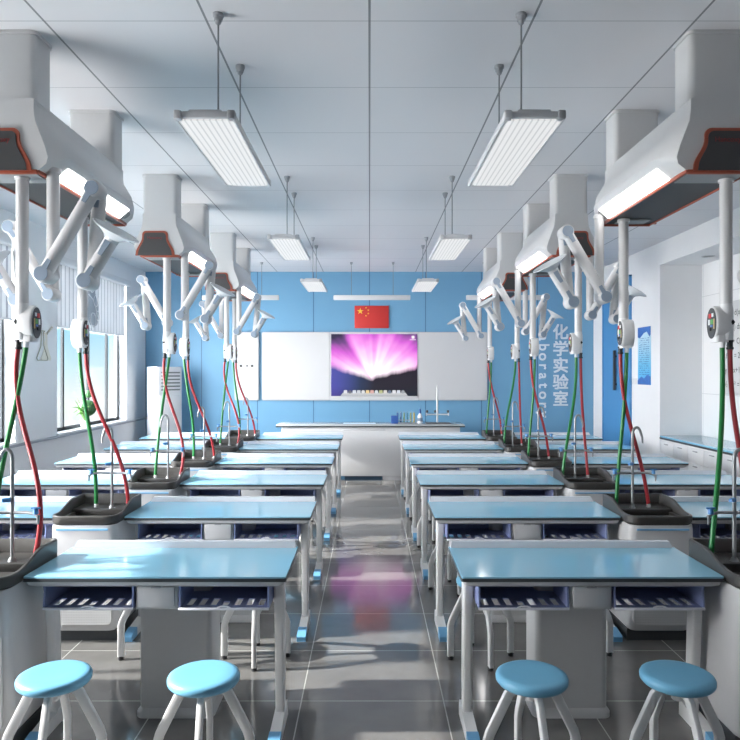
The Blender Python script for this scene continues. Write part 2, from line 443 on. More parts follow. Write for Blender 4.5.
# ceiling details -----------------------------------------------------------
def mk_light(L, W, name):
    t = thing(name, 'x', 'ceiling light')
    zb = 2.872
    bm = bmesh.new()
    box(bm, -W / 2, W / 2, -L / 2, L / 2, zb + .010, zb + .040, .006)
    box(bm, -W * .28, W * .28, -L / 2 + .005, L / 2 - .005, zb + .036, zb + .050, .005)
    obj('housing', bm, fixt, t)
    for sx in (-1, 1):
        for sy in (-1, 1):
            B('corner_cap', [(sx * (W / 2 - .012) - .018, sx * (W / 2 - .012) + .018, sy * (L / 2 - .01) - .022, sy * (L / 2 - .01) + .022, zb + .001, zb + .043)], fixd if sy < 0 and sx > 0 else fixt, t, bev=.008)
    B('side_rail', [(-W / 2 - .004, -W / 2 + .008, -L / 2, L / 2, zb, zb + .035)], fixt, t, bev=.003)
    B('side_rail', [(W / 2 - .008, W / 2 + .004, -L / 2, L / 2, zb, zb + .035)], fixt, t, bev=.003)
    B('diffuser', [(-W / 2 + .008, W / 2 - .008, -L / 2 + .02, L / 2 - .015, zb + .003, zb + .012)], tube_m, t, smooth=False)
    for yo in (-.29, .30):
        bm = bmesh.new(); cyl(bm, (0, yo, zb + .045), (0, yo, H - .03), .0045, seg=8)
        obj('hanging_rod', bm, rodm, t)
        bm = bmesh.new(); lathe(bm, [(.006, -.055), (.014, -.048), (.016, -.036), (.021, -.034), (.023, -.018), (.027, -.015), (.027, 0)], (0, yo, H), seg=20)
        obj('ceiling_cup', bm, fixd, t)
    return t
lt = mk_light(1.16, .268, 'pendant_light')
GL = 'pendant tube lights in two lines down the room'
labs = {(0, 0): 'large louvred tube light hanging at the left, nearest the camera', (1, 0): 'large louvred tube light hanging at the right, nearest the camera',
        (0, 1): 'louvred tube light, middle one of the left hanging line', (1, 1): 'louvred tube light, middle one of the right hanging line',
        (0, 2): 'small-looking tube light of the left line, nearest the blue wall', (1, 2): 'small-looking tube light of the right line, nearest the blue wall'}
index_kids()
first = True
for k in range(3):
    for s in (0, 1):
        loc = (-.75 if s == 0 else .752, 3.76 + 2.9 * k, 0)
        if first: lt.location = loc; lt['label'] = labs[(s, k)]; lt['group'] = GL; first = False
        else: dup(lt, loc, labs[(s, k)], GL)
# light points used to give the lamps their real output
def area(name, loc, sx, sy, power, rot=(0, 0, 0), color=(1, 1, 1)):
    l = bpy.data.lights.new(name, 'AREA'); l.shape = 'RECTANGLE'; l.size = sx; l.size_y = sy; l.energy = power; l.color = color
    o = bpy.data.objects.new(name, l); COL.objects.link(o); o.location = loc; o.rotation_euler = rot
    return o

bt = thing('board_light', 'x', 'light bar')
B('bar', [(-.625, .625, -.03, .03, 2.885, 2.965)], white, bt, bev=.012)
for xo in (-.335, .345):
    bm = bmesh.new(); cyl(bm, (xo, 0, 2.96), (xo, 0, H - .02), .004, seg=8); obj('hanging_rod', bm, rodm, bt)
    bm = bmesh.new(); lathe(bm, [(.008, -.04), (.02, -.025), (.024, 0)], (xo, 0, H), seg=14); obj('ceiling_cup', bm, fixd, bt)
index_kids()
GBL = 'long white light bars along the front board wall'
bt['group'] = GBL; bt['label'] = 'long white light bar hanging above the red flag'; bt.location = (.04, 11.4, 0)
dup(bt, (-2.1, 11.4, 0), 'long white light bar against the blue wall, left of the flag', GBL)
dup(bt, (2.2, 11.4, 0), 'long white light bar against the blue wall, right of the flag', GBL)

t = thing('downlight', 'small round recessed downlight in the right niche soffit', 'downlight', (4.30, 8.89, 3.19))
bm = bmesh.new(); lathe(bm, [(.075, -.006), (.08, 0), (.05, .0), (.05, -.006)], seg=20); obj('ring', bm, fixt, t)
bm = bmesh.new(); lathe(bm, [(.001, -.004), (.05, -.004), (.05, 0)], seg=20); obj('lens', bm, lamp, t)

# ------------------------------------------------------------------ service hoods
def prof(points, y, sh=0):
    L = [(-x_, z_) for x_, z_ in points[::-1]]
    return [(x_, y, z_) for x_, z_ in L + points]
HL = .66
def mk_hood(m_):
    t = thing('service_hood', 'x', 'ceiling hood')
    ex = m_ * .035                                   # the dark end panel sits a little off centre, towards the wall
    endp = [(.172, 2.772), (.214, 2.806), (.222, 2.84), (.205, 2.90), (.180, 2.965), (.155, 3.03), (.148, 3.09), (.148, 3.145)]
    midp = [(.165, 2.772), (.252, 2.845), (.270, 2.875), (.260, 2.92), (.222, 2.985), (.185, 3.04), (.158, 3.10), (.150, 3.145)]
    av = lambda f: [(a[0] * (1 - f) + c_[0] * f, a[1] * (1 - f) + c_[1] * f) for a, c_ in zip(endp, midp)]
    bm = bmesh.new()
    loft(bm, [prof(endp, -HL), prof(av(.6), -HL + .07), prof(midp, -HL + .16), prof(midp, HL - .16), prof(av(.6), HL - .07), prof(endp, HL)], True, True)
    obj('hood_shell', bm, shellw, t)
    # end panels: bell outline, orange border then charcoal face
    def bell(g=0):
        pts = [(.176, 2.768)]
        for k in range(11):
            s_ = k / 10; pts.append((.172 - .058 * (1 - math.cos(s_ * PI)) / 2, 2.785 + .15 * s_))
        for k in range(6):
            a = k / 5 * PI / 2; pts.append((.114 - .032 + .032 * math.cos(a), 2.955 + .032 * math.sin(a)))
        return [(-x_, z_) for x_, z_ in pts[::-1]] + pts
    for s in (-1, 1):
        bm = bmesh.new(); prism(bm, [(x_ + ex, z_) for x_, z_ in bell()], 'y', s * (HL + .012), s * (HL - .01))
        e = obj('end_panel', bm, orange, t, label='orange rimmed end panel')
        bm = bmesh.new()
        inner = [(x_ * .87 + ex, 2.768 + (z_ - 2.768) * .925) for x_, z_ in bell()]
        prism(bm, inner, 'y', s * (HL + .016), s * (HL + .010)); f = obj('panel_face', bm, charc, e)
        if s < 0: text_mesh('panel_logo', 'Hancoxy', .038, mat('logo_red', (.22, .03, .03), .5, noise=.02), e, .0008, mtx=Matrix.Translation((ex, -HL - .018, 2.925)) @ FACE_CAM)
    # rim and underside
    bm = bmesh.new()
    for s in (-1, 1): box(bm, s * .168 - .006, s * .168 + .006, -HL, HL, 2.757, 2.778, .003)
    box(bm, -.166, .166, -HL - .005, -HL + .012, 2.752, 2.775, .003)
    box(bm, -.166, .166, HL - .012, HL + .005, 2.752, 2.775, .003)
    obj('lower_rim', bm, orange, t)
    B('underside_panel', [(-.158, .158, -HL + .01, HL - .01, 2.765, 2.771)], under, t, smooth=False)
    B('underside_cover', [(-.15, .15, -HL + .03, -HL + .20, 2.757, 2.766)], underg, t, smooth=False)
    B('underside_cover', [(-.10, .10, HL - .18, HL - .05, 2.757, 2.766)], underg, t, smooth=False)
    # strip lamps on both sloping flanks
    for s in (-1, 1):
        bm = bmesh.new()
        a = Vector((s * .175, 0, 2.7765)); c_ = Vector((s * .244, 0, 2.8345)); nrm = Vector((s * .64, 0, -.77))
        y0, y1 = -.46, .50
        q = [a + nrm * .004, c_ + nrm * .004, c_ - nrm * .01, a - nrm * .01]
        loft(bm, [[(v.x, y0, v.z) for v in q], [(v.x, y1, v.z) for v in q]])
        obj('strip_lamp', bm, lamp, t)
        bm = bmesh.new(); mid = (a + c_) / 2 + nrm * .002
        bmesh.ops.create_cone(bm, cap_ends=True, segments=16, radius1=.03, radius2=.03, depth=.008, matrix=Matrix.Translation((mid.x, y1 + .045, mid.z)) @ nrm.to_track_quat('Z', 'Y').to_matrix().to_4x4())
        obj('vent_cap', bm, underg, t)
    # ducts to the ceiling
    for yc in (-HL + .105, HL - .105):
        bm = bmesh.new()
        o = rrect(.305, .20, .035); loft(bm, [[(p[0], yc + p[1], zz) for p in o] for zz in (3.12, H - .012)])
        o = rrect(.322, .217, .04); loft(bm, [[(p[0], yc + p[1], zz) for p in o] for zz in (H - .018, H)])
        o = rrect(.310, .205, .036); loft(bm, [[(p[0], yc + p[1], zz) for p in o] for zz in (3.138, 3.143)])
        obj('ceiling_duct', bm, shellw, t)
    return t
hood = mk_hood(-1)
sy_name = {0: 'nearest the camera', 1: 'in the middle', 2: 'nearest the blue wall'}
GH = 'ceiling service hoods over the sinks'
HX = {-1: -1.89, 1: 1.815}
sname = {-1: 'left', 1: 'right'}
for s in (-1, 1):
    if s > 0: hood = mk_hood(1)
    index_kids(); first = True
    for k in range(3):
        loc = (HX[s], 4.29 + 2.66 * k, 0)
        lb = 'white ceiling service hood with orange rimmed dark end, %s line, %s' % (sname[s], sy_name[k])
        if first: hood.location = loc; hood['label'] = lb; hood['group'] = GH; first = False
        else: dup(hood, loc, lb, GH)

# service columns (pole with control box)
def mk_col(s, kind):
    """s: +1 panel faces +x; kind 0: box behind socket body, 1: lobe in front"""
    t = thing('service_column', 'x', 'service column')
    bm = bmesh.new(); cyl(bm, (0, 0, 2.07), (0, 0, 2.765), .0325, seg=20); cyl(bm, (0, 0, 2.745), (0, 0, 2.768), .040, seg=20)
    obj('pole', bm, tubew, t)
    bm = bmesh.new()
    lathe(bm, [(.030, 1.895), (.034, 1.90), (.036, 1.93), (.035, 1.95), (.037, 1.96), (.037, 2.055), (.034, 2.075), (.0325, 2.09)], seg=24)
    cx, cy = (s * .030, .018) if kind == 0 else (s * -.005, -.022)
    w = .062
    def oval(a, c_, n=28): return [(cy + a * math.cos(2 * PI * q / n), 1.985 + c_ * math.sin(2 * PI * q / n)) for q in range(n)]
    rings = []
    for dx_, k in ((-.046, .80), (-.038, .95), (-.02, 1), (.022, 1), (.034, .97), (.037, .92)):
        rings.append([(cx + s * dx_, p, q) for p, q in oval(w * k, .095 * (.9 + .1 * k))])
    loft(bm, rings)
    o = rrect(.075, .08, .02, cx, cy * .6); loft(bm, [[(p[0], p[1], zz) for p in o] for zz in (1.885, 1.92)])
    obj('control_box', bm, white, t)
    f = cx + s * .0375
    bm = bmesh.new(); prism(bm, [(cy + .051 * math.cos(2 * PI * q / 28), 1.987 + .083 * math.sin(2 * PI * q / 28)) for q in range(28)], 'x', f, f + s * .003)
    pn = obj('control_panel', bm, charc, t)
    def btn(nm, y0, z0, w_, h_, m_):
        B(nm, [(min(f + s * .003, f + s * .006), max(f + s * .003, f + s * .006), cy + y0 - w_ / 2, cy + y0 + w_ / 2, 1.985 + z0 - h_ / 2, 1.985 + z0 + h_ / 2)], m_, pn, bev=.001)
    btn('stop_button', .012, .042, .026, .024, btnr); btn('white_button', -.016, .046, .018, .020, btnw)
    btn('green_display', -.008, .010, .026, .026, btng); btn('white_button', .022, .008, .018, .030, btnw)
    btn('tan_strip', -.032, -.002, .01, .055, btny); btn('blue_button', -.004, -.012, .022, .012, btnb)
    bm = bmesh.new(); tube(bm, [(f + s * .004, cy + .005, 1.955), (f + s * .01, cy + .005, 1.955)], .009, 10); obj('socket_hole', bm, black, pn)
    if kind == 0:
        B('side_socket', [(s * .0 - .012 + s * .018, s * .0 + .012 + s * .018, -.0385, -.028, 1.955, 2.02)], underg, t, bev=.004)
        bm = bmesh.new(); prism(bm, [(-s * .018 + .011 * math.cos(q * PI / 2), 1.99 + .014 * math.sin(q * PI / 2)) for q in range(4)], 'y', -.0405, -.030); obj('diamond_mark', bm, black, t)
    return t
RED_X = {(-1, 0): -1, (-1, 1): 1, (1, 0): 1, (1, 1): -1}   # which side the red hose leaves the box
def add_couplings(t, rx):
    bm = bmesh.new(); lathe(bm, [(.017, 1.845), (.019, 1.848), (.019, 1.856), (.015, 1.86), (.015, 1.885), (.018, 1.887), (.018, 1.896)], (rx * .021, 0, 0), seg=14); obj('hose_coupling', bm, black, t)
    bm = bmesh.new(); lathe(bm, [(.013, 1.855), (.015, 1.857), (.015, 1.886), (.018, 1.888), (.018, 1.896)], (-rx * .021, 0, 0), seg=14); obj('hose_coupling', bm, white, t, label='white hose coupling')
GC = 'service columns hanging from the hoods'
cols = {}
PO = {(-1, 0): (-1.845, 3.72), (-1, 1): (-1.935, 4.72), (1, 0): (1.915, 3.76), (1, 1): (1.735, 4.78)}
rn = ['nearest', 'second', 'third', 'fourth', 'fifth', 'farthest']
def rowphrase(r): return ['the nearest row', 'the second row', 'the third row', 'the fourth row', 'the fifth row', 'the farthest row'][r]
for s in (-1, 1):
    for k in (0, 1):
        c0 = mk_col(-s, k); add_couplings(c0, RED_X[(s, k)])
        index_kids()
        px_, py_ = PO[(s, k)]
        for h in range(3):
            row = 2 * h + k
            lb = 'white hanging column with oval control panel above the %s sink of %s' % (sname[s], rowphrase(row))
            loc = (px_, py_ + 2.66 * h, 0)
            if h == 0: c0.location = loc; c0['label'] = lb; c0['group'] = GC
            else: dup(c0, loc, lb, GC)
            cols[(s, row)] = (loc[0], loc[1], RED_X[(s, k)])

# extraction arms
def mk_arm(s):
    t = thing('extraction_arm', 'x', 'extraction arm')
    def joint(nm, x_, z_, y0, y1, r=.046):
        bm = bmesh.new(); lathe(bm, [(r * .85, 0), (r, .01), (r, abs(y1 - y0) - .01), (r * .85, abs(y1 - y0))], (x_, y0, z_), (0, y1 - y0, 0), 24)
        j = obj(nm, bm, tubew, t)
        bm = bmesh.new(); lathe(bm, [(r * .80, -.004), (r * .80, .004)], (x_, y0, z_), (0, 1, 0), 24)
        obj('joint_cap', bm, capb, j)
        return j
    def seg(a, c_, y_, r=.037):
        bm = bmesh.new(); A = Vector((a[0], y_, a[1])); C = Vector((c_[0], y_, c_[1])); d_ = (C - A).normalized()
        tube(bm, [A, C], r, 16)
        for e in (A + d_ * .10, C - d_ * .10): tube(bm, [e - d_ * .003, e + d_ * .003], r + .0015, 16)
        o = obj('arm_tube', bm, tubew, t)
        for e, dd in ((A, d_), (C, -d_)):
            bm = bmesh.new(); p = e + Vector((0, -r - .002, 0)); q = p + dd * .085; sd = Vector((dd.z, 0, -dd.x)) * .017
            vs = [p - sd, p + sd, q + sd * .7, q - sd * .7]
            loft(bm, [[v for v in vs], [v + Vector((0, .008, 0)) for v in vs]]); obj('arm_inlay', bm, capb, o)
        return o
    P0 = (0, 2.13); P1 = (-s * .012, 2.235); P2 = (s * .25, 2.68); P3 = (s * .21, 2.20); P4 = (s * .335, 2.405)
    bm = bmesh.new(); cyl(bm, (0, 0, 2.225), (0, 0, 2.80), .033, seg=20); cyl(bm, (0, 0, 2.785), (0, 0, 2.81), .040, seg=20); obj('drop_tube', bm, tubew, t)
    joint('joint', P1[0], P1[1], -.115, .0)
    seg(P1, P2, -.078); joint('joint', P2[0], P2[1], -.115, -.0)
    seg(P2, P3, 0); joint('joint', P3[0], P3[1], -.115, -.0)
    seg(P3, P4, -.078)
    d_ = Vector((P4[0] - P3[0], 0, P4[1] - P3[1])).normalized(); d2 = (d_ + Vector((0, -.15, .05))).normalized()
    bm = bmesh.new()
    lathe(bm, [(.030, -.01), (.036, .0), (.040, .02), (.075, .045), (.118, .062), (.125, .066), (.122, .070), (.112, .066), (.07, .052), (.03, .03), (.001, .03)], (P4[0], -.078, P4[1]), d2, 32)
    obj('capture_cone', bm, conem, t)
    return t
GA = 'jointed extraction arms hanging from the hoods'
for s in (-1, 1):
    a0 = mk_arm(s); index_kids(); first = True
    for side in (-1, 1):
        for h in range(3):
            inner = (s == -side)
            if s > 0: loc = (HX[side] + .20, 3.74 + 2.66 * h, 0)
            else: loc = ((-2.12, 4.70 + 2.66 * h, 0) if side < 0 else (1.595, 4.86 + 2.66 * h, 0))
            lb = 'jointed white extraction arm reaching %s from the %s hood %s' % ('to the aisle' if inner else 'to the wall', sname[side], sy_name[h])
            if first: a0.location = loc; a0['label'] = lb; a0['group'] = GA; first = False
            else: dup(a0, loc, lb, GA)

# ------------------------------------------------------------------ sinks
def mk_sink(m_):
    t = thing('lab_sink', 'x', 'laboratory sink')
    bm = bmesh.new()
    D_ = .53; W_ = .213
    def top(y_):
        u = min(1, max(0, (y_ - .12) / .24)); u = u * u * (3 - 2 * u); return .812 + .054 * u
    def plan(w, y0, y1, rf, rb):
        out = []
        for cx_, cy_, a0, r_ in ((w - rb, y1 - rb, 0, rb), (-w + rb, y1 - rb, PI / 2, rb)):
            out += [(cx_ + r_ * math.cos(a0 + k * PI / 12), cy_ + r_ * math.sin(a0 + k * PI / 12)) for k in range(7)]
        ys = [y1 - rb - (y1 - rb - y0 - rf) * k / 16 for k in range(1, 16)]
        out += [(-w, q) for q in ys]
        for cx_, a0 in ((-w + rf, PI), (w - rf, 1.5 * PI)):
            out += [(cx_ + rf * math.cos(a0 + k * PI / 12), y0 + rf + rf * math.sin(a0 + k * PI / 12)) for k in range(7)]
        out += [(w, q) for q in ys[::-1]]
        return out
    def ring(w, y0, y1, rf, rb, dz, flat=None):
        return [(p[0], p[1], flat if flat is not None else top(p[1]) + dz) for p in plan(w, y0, y1, rf, rb)]
    loft(bm, [ring(W_ - .012, .012, D_ - .01, .075, .02, 0, .752), ring(W_, .0, D_, .08, .025, 0, .768), ring(W_, .0, D_, .08, .025, -.006), ring(W_ - .005, .005, D_ - .005, .075, .02, 0),
              ring(W_ - .016, .016, D_ - .016, .066, .014, 0), ring(W_ - .021, .021, D_ - .021, .062, .012, -.006), ring(W_ - .028, .028, D_ - .028, .058, .01, 0, .757)], True, True)
    # shelf at the back, pit in front
    box(bm, -W_ + .022, W_ - .022, .30, D_ - .02, .75, .798, .006)
    box(bm, -W_ + .024, -W_ + .05, .08, .32, .75, .780, .006); box(bm, W_ - .05, W_ - .024, .08, .32, .75, .780, .006)
    obj('basin', bm, sinkd, t)
    bm = bmesh.new(); lathe(bm, [(.03, .756), (.03, .760), (.02, .761)], (0, .16, 0), seg=16); obj('drain', bm, steel, t)
    # cabinet under the basin
    bm = bmesh.new()
    rings = []
    for z_, w_, y0 in ((.07, .190, .055), (.10, .213, .04), (.40, .216, .03), (.62, .213, .02), (.72, .208, .010), (.752, .204, .008)):
        rr = rrect(2 * w_, .52 - y0, .05, 0, (y0 + .52) / 2); rings.append([(p[0], p[1], z_) for p in rr])
    loft(bm, rings); cab = obj('cabinet', bm, frame_g, t)
    bm = bmesh.new(); prism(bm, rrect(.36, .44, .03, 0, .34), 'y', .018, .045); obj('cabinet_door', bm, perf_m, cab)
    B('blue_strip', [(-.165, .165, -.001, .008, .722, .732)], footblue, cab, label='thin blue strip along the cabinet top')
    B('plinth', [(-.2, .2, .08, .5, 0, .075)], edge_d, cab)
    return t
def mk_tap(parent, m_):
    bm = bmesh.new()
    x0, y0 = 0, .345
    off = -m_ * .065
    pts = [(x0, y0, .80), (x0, y0, 1.29)] + [(x0 + m_ * (.028 - .028 * math.cos(a)), y0 - .0, 1.30 + .045 * math.sin(a)) for a in [k * PI / 10 for k in range(0, 9)]] + [(x0 + m_ * .062, y0 - .01, 1.28), (x0 + m_ * .065, y0 - .01, 1.24)]
    tube(bm, pts, [.0095] * (len(pts) - 2) + [.008, .005], 12)
    cyl(bm, (x0, y0, .795), (x0, y0, .815), .022, .014)
    f = obj('gooseneck_tap', bm, steel, parent, loc=(off, 0, 0))
    bm = bmesh.new()
    a = [(-.145, y0 - .035, 1.015), (-.13, y0 - .03, 1.032), (-.09, y0 - .02, 1.04), (0, y0, 1.035), (.08, y0 - .02, 1.04), (.125, y0 - .03, 1.034), (.145, y0 - .035, 1.02)]
    tube(bm, a, .0075, 10)
    for sx in (-1, 1): cyl(bm, (sx * .143, y0 - .035, 1.03), (sx * .143, y0 - .035, .985), .008, .005, 10)
    obj('cross_arm', bm, steel, f)
    for sx, xx in ((-1, -.13), (1, .13)):
        bm = bmesh.new(); cyl(bm, (xx, y0 - .03, 1.035), (xx, y0 - .03, 1.062), .014, .011, 12); box(bm, xx - .022, xx + .022, y0 - .036, y0 - .024, 1.058, 1.068, .002)
        obj('tap_valve', bm, valveb, f)
    bm = bmesh.new(); cyl(bm, (-.006, y0 - .01, 1.10), (-.035, y0 - .03, 1.10), .012, .009, 12); obj('tap_valve', bm, valveb, f)
def full_sink(m_):
    sk = mk_sink(m_); mk_tap(sk, m_)
    for xx in (-.11, .11):
        bm = bmesh.new(); lathe(bm, [(.014, .797), (.014, .815), (.011, .818), (.011, .828)], (xx - m_ * .055, .375, 0), seg=12)
        obj('hose_fitting', bm, white, sk)
    return sk
SXC = {-1: -1.818, 1: 1.855}
GS = 'dark sinks between the desks'
sinkpos = {}
for s in (-1, 1):
    sk = full_sink(s); index_kids(); first = True
    for r in range(NROW):
        loc = (SXC[s], ROW0 - .09 + DR * r, 0); sinkpos[(s, r)] = loc
        lb = 'dark grey lab sink on pale cabinet in %s of the %s side' % (rowphrase(r), sname[s])
        if first: sk.location = loc; sk['label'] = lb; sk['group'] = GS; first = False
        else: dup(sk, loc, lb, GS)

# hoses from column to sink
for s in (-1, 1):
    for r in range(NROW):
        cx, cy, rx = cols[(s, r)]; sx_, sy_, _ = sinkpos[(s, r)]
        for colr, sg, ex in (('red', rx, .11), ('green', -rx, -.11)):
            p0 = Vector((cx + sg * .021, cy, 1.865)); p3 = Vector((sx_ + ex - s * .055, sy_ + .375, .822))
            j = random.uniform(-.015, .015)
            if (s, r % 2) == (-1, 0):
                h1 = (-.07 if colr == 'red' else -.05); h2 = (.11 if colr == 'red' else .03)
            elif s < 0: h1, h2 = ((.0, -.02) if colr == 'red' else (.03, .02))
            else: h1, h2 = ((-.0, -.04) if colr == 'red' else (.0, .03))
            p1 = p0 + Vector((h1 + j, 0, -.42)); p2 = p3 + Vector((h2 + j, 0, .42))
            bm = bmesh.new(); tube(bm, bez(p0, p1, p2, p3, 26), .0132, 10)
            org = p3.copy()
            for v in bm.verts: v.co -= org
            o = obj('%s_hose' % colr, bm, red if colr == 'red' else green, loc=org)
            tag(o, '%s rubber hose running down to the %s sink of %s' % (colr, sname[s], rowphrase(r)), 'hose', '%s hoses from the columns to the sinks' % colr)

# ------------------------------------------------------------------ desks
def mk_desk(mir):
    t = thing('lab_desk', 'x', 'laboratory desk')
    W_ = .606
    bm = bmesh.new()
    o = rrect(2 * W_, .56, .012, 0, .325, 3); prism(bm, o, 'z', .772, .781)
    tp = obj('tabletop', bm, topblue, t)
    bm = bmesh.new(); prism(bm, rrect(2 * W_ + .004, .564, .012, 0, .325, 3), 'z', .758, .7735); obj('table_edge', bm, edge_d, tp, label='dark edge of the blue tabletop')
    bm = bmesh.new(); loft(bm, [[(p[0], p[1], z_) for p in rrect(2 * w_, 2 * w_ - 2 * W_ + .56, .02, 0, .325, 3)] for z_, w_ in ((.728, W_ - .03), (.738, W_ - .012), (.757, W_ - .006))])
    obj('apron', bm, frame_g, t)
    bm = bmesh.new(); prism(bm, [(-W_ + .01, .781), (W_ - .01, .781), (W_ - .014, .816), (-W_ + .030, .816)] if mir > 0 else [(-W_ + .01, .781), (W_ - .01, .781), (W_ - .030, .816), (-W_ + .014, .816)], 'y', .575, .605)
    obj('back_ledge', bm, ledge_w, t)
    # trays
    for x0, x1 in ((-.525, -.105), (.105, .525)):
        bm = bmesh.new(); zt, zb_ = .742, .624; y0, y1 = .07, .37
        def fl(y_): return zb_ + .012 * ((y_ - y0) / (y1 - y0))
        pr = [(y0 + .0, zt), (y0 + .01, zt - .04), (y0 + .0, zb_ + .02), (y0 + .0, zb_), (y1, zb_ + .0), (y1 + .02, zb_ + .04), (y1 + .02, zt)]
        prism(bm, pr, 'x', x0, x0 + .008); prism(bm, pr, 'x', x1 - .008, x1)
        box(bm, x0, x1, y1 + .01, y1 + .02, zb_, zt)
        box(bm, x0, x1, y0 + .0, y0 + .04, zb_, zb_ + .006); box(bm, x0, x1, y1 - .16, y1 + .02, zb_, zb_ + .006)
        n = 7; wx = (x1 - x0) / (n + .5)
        edges = [x0] + sum([[x0 + wx * (k + .45), x0 + wx * (k + .45) + wx * .52] for k in range(n)], []) + [x1]
        for k in range(0, len(edges) - 1, 2): box(bm, edges[k], edges[k + 1], y0 + .04, y1 - .16, zb_, zb_ + .006)
        mk = edges[2 * (n // 2) + 1]; box(bm, mk, mk + wx * .52, y0 + .095, y1 - .16, zb_, zb_ + .006)
        tr = obj('book_tray', bm, trayblue, t)
        bm = bmesh.new(); box(bm, x0, x1, y0 - .006, y0 + .002, zb_ - .004, zb_ + .008, .002)
        mx_ = (x0 + x1) / 2; tube(bm, [(mx_ - .03, y0 - .003, zb_ + .008), (mx_ - .015, y0 - .003, zb_ + .014), (mx_ + .015, y0 - .003, zb_ + .014), (mx_ + .03, y0 - .003, zb_ + .008)], .004, 6)
        obj('tray_lip', bm, ledge_w, tr)
    bm = bmesh.new(); box(bm, -.098, .098, .085, .44, .618, .735, .004); dr = obj('drawer_case', bm, ped_g, t)
    bm = bmesh.new(); box(bm, -.086, .086, .07, .09, .630, .728, .006); box(bm, -.08, .08, .09, .42, .647, .724); d2 = obj('drawer', bm, frame_g, t)
    B('drawer_handle', [(-.022, .022, .064, .074, .722, .730)], fixd, d2, bev=.002)
    # pedestal
    bm = bmesh.new()
    rr = rrect(.36, .24, .03, .02 * mir, .44); loft(bm, [[(p[0], p[1], z_) for p in rr] for z_ in (.04, .73)])
    r2 = rrect(.39, .27, .04, .02 * mir, .44); loft(bm, [[(p[0], p[1], z_) for p in r2] for z_ in (0, .025)] + [[(p[0], p[1], .045) for p in rr]])
    pd = obj('pedestal', bm, ped_g, t)
    for sx in (-1, 1):
        bm = bmesh.new(); X = sx * .555
        rings = []
        for z_, yo, w_, dpt in ((.06, .265, .022, .034), (.3, .255, .023, .036), (.6, .235, .024, .040), (.735, .22, .025, .048)):
            rings.append([(X + p[0], yo + p[1], z_) for p in rrect(2 * w_, 2 * dpt, .012)])
        loft(bm, rings)
        lg = obj('leg', bm, leg_w, t)
        bm = bmesh.new()
        prism(bm, [(.07, 0), (.07, .052), (.34, .078), (.352, .06), (.352, 0)], 'x', X - .026, X + .026); obj('foot', bm, leg_w, lg)
        bm = bmesh.new()
        prism(bm, [(-.04, 0), (-.042, .030), (-.03, .040), (.0705, .056), (.0705, 0)], 'x', X - .028, X + .028); obj('foot_tip', bm, footblue, lg, label='blue foot tip')
    B('rear_beam', [(-.56, .56, .27, .31, .69, .73)], frame_g, t, bev=.004)
    return t
GD = 'blue-topped lab desks in rows'
colx = {('inner', -1): -.992, ('inner', 1): 1.032, ('outer', -1): -2.645, ('outer', 1): 2.685}
for mir in (1, -1):
    dk = mk_desk(mir); index_kids(); first = True
    for kind in ('inner', 'outer'):
        s = -1 if (mir == 1) == (kind == 'inner') else 1
        if kind == 'outer': s = -1 if mir == 1 else 1
        s = -1 if mir == 1 else 1
        for r in range(NROW):
            loc = (colx[(kind, s)], ROW0 + DR * r, 0)
            where = ('just %s of the centre aisle' % sname[s]) if kind == 'inner' else ('by the window wall' if s < 0 else 'by the right wall')
            lb = 'blue-topped white lab desk in %s, %s' % (rowphrase(r), where)
            if first: dk.location = loc; dk['label'] = lb; dk['group'] = GD; first = False
            else: dup(dk, loc, lb, GD)

# ------------------------------------------------------------------ stools
def mk_stool():
    t = thing('stool', 'x', 'stool')
    bm = bmesh.new()
    lathe(bm, [(.001, .434), (.118, .434), (.138, .439), (.147, .450), (.148, .464), (.144, .473), (.133, .479), (.118, .4805), (.06, .4795), (.001, .479)], seg=40)
    obj('seat', bm, seatblue, t)
    bm = bmesh.new(); lathe(bm, [(.02, .37), (.024, .375), (.024, .40), (.04, .41), (.07, .432)], seg=20); obj('hub', bm, leg_w, t)
    for k in range(4):
        a = math.radians(8) + k * PI / 2
        bm = bmesh.new(); c_, s_ = math.cos(a), math.sin(a)
        path = [(.03, .420), (.075, .416), (.098, .396), (.178, .235), (.187, .205), (.188, .02)]
        tang = Vector((-s_, c_, 0)); rings = []
        for i, (rr, z_) in enumerate(path):
            pa = path[max(0, i - 1)]; pb = path[min(len(path) - 1, i + 1)]
            d_ = Vector((pb[0] - pa[0], pb[1] - pa[1])).normalized(); nx, nz = -d_.y, d_.x
            o = []
            for u, v in rrect(.026, .040, .006, n=2):
                o.append(Vector((c_ * (rr + nx * v), s_ * (rr + nx * v), z_ + nz * v)) + tang * u)
            rings.append(o)
        loft(bm, rings); lg = obj('leg', bm, leg_w, t)
        bm = bmesh.new(); cyl(bm, (c_ * .188, s_ * .188, 0), (c_ * .188, s_ * .188, .022), .0165, seg=10); obj('foot_cap', bm, black, lg)
    return t
st = mk_stool(); index_kids(); first = True
GST = 'round blue stools at the desks'
for r in range(NROW):
    for s, xo in ((-1, -1.305), (-1, -.686), (1, .672), (1, 1.275)):
        loc = (xo, 2.90 + DR * r, 0); aisle = abs(xo) < 1
        lb = 'blue round stool with white legs before the %s desk of %s, %s' % (sname[s], rowphrase(r), 'aisle end' if aisle else 'sink end')
        if first: st.location = loc; st['label'] = lb; st['group'] = GST; first = False
        else:
            q = dup(st, loc, lb, GST); q.rotation_euler = (0, 0, random.uniform(-.06, .06))

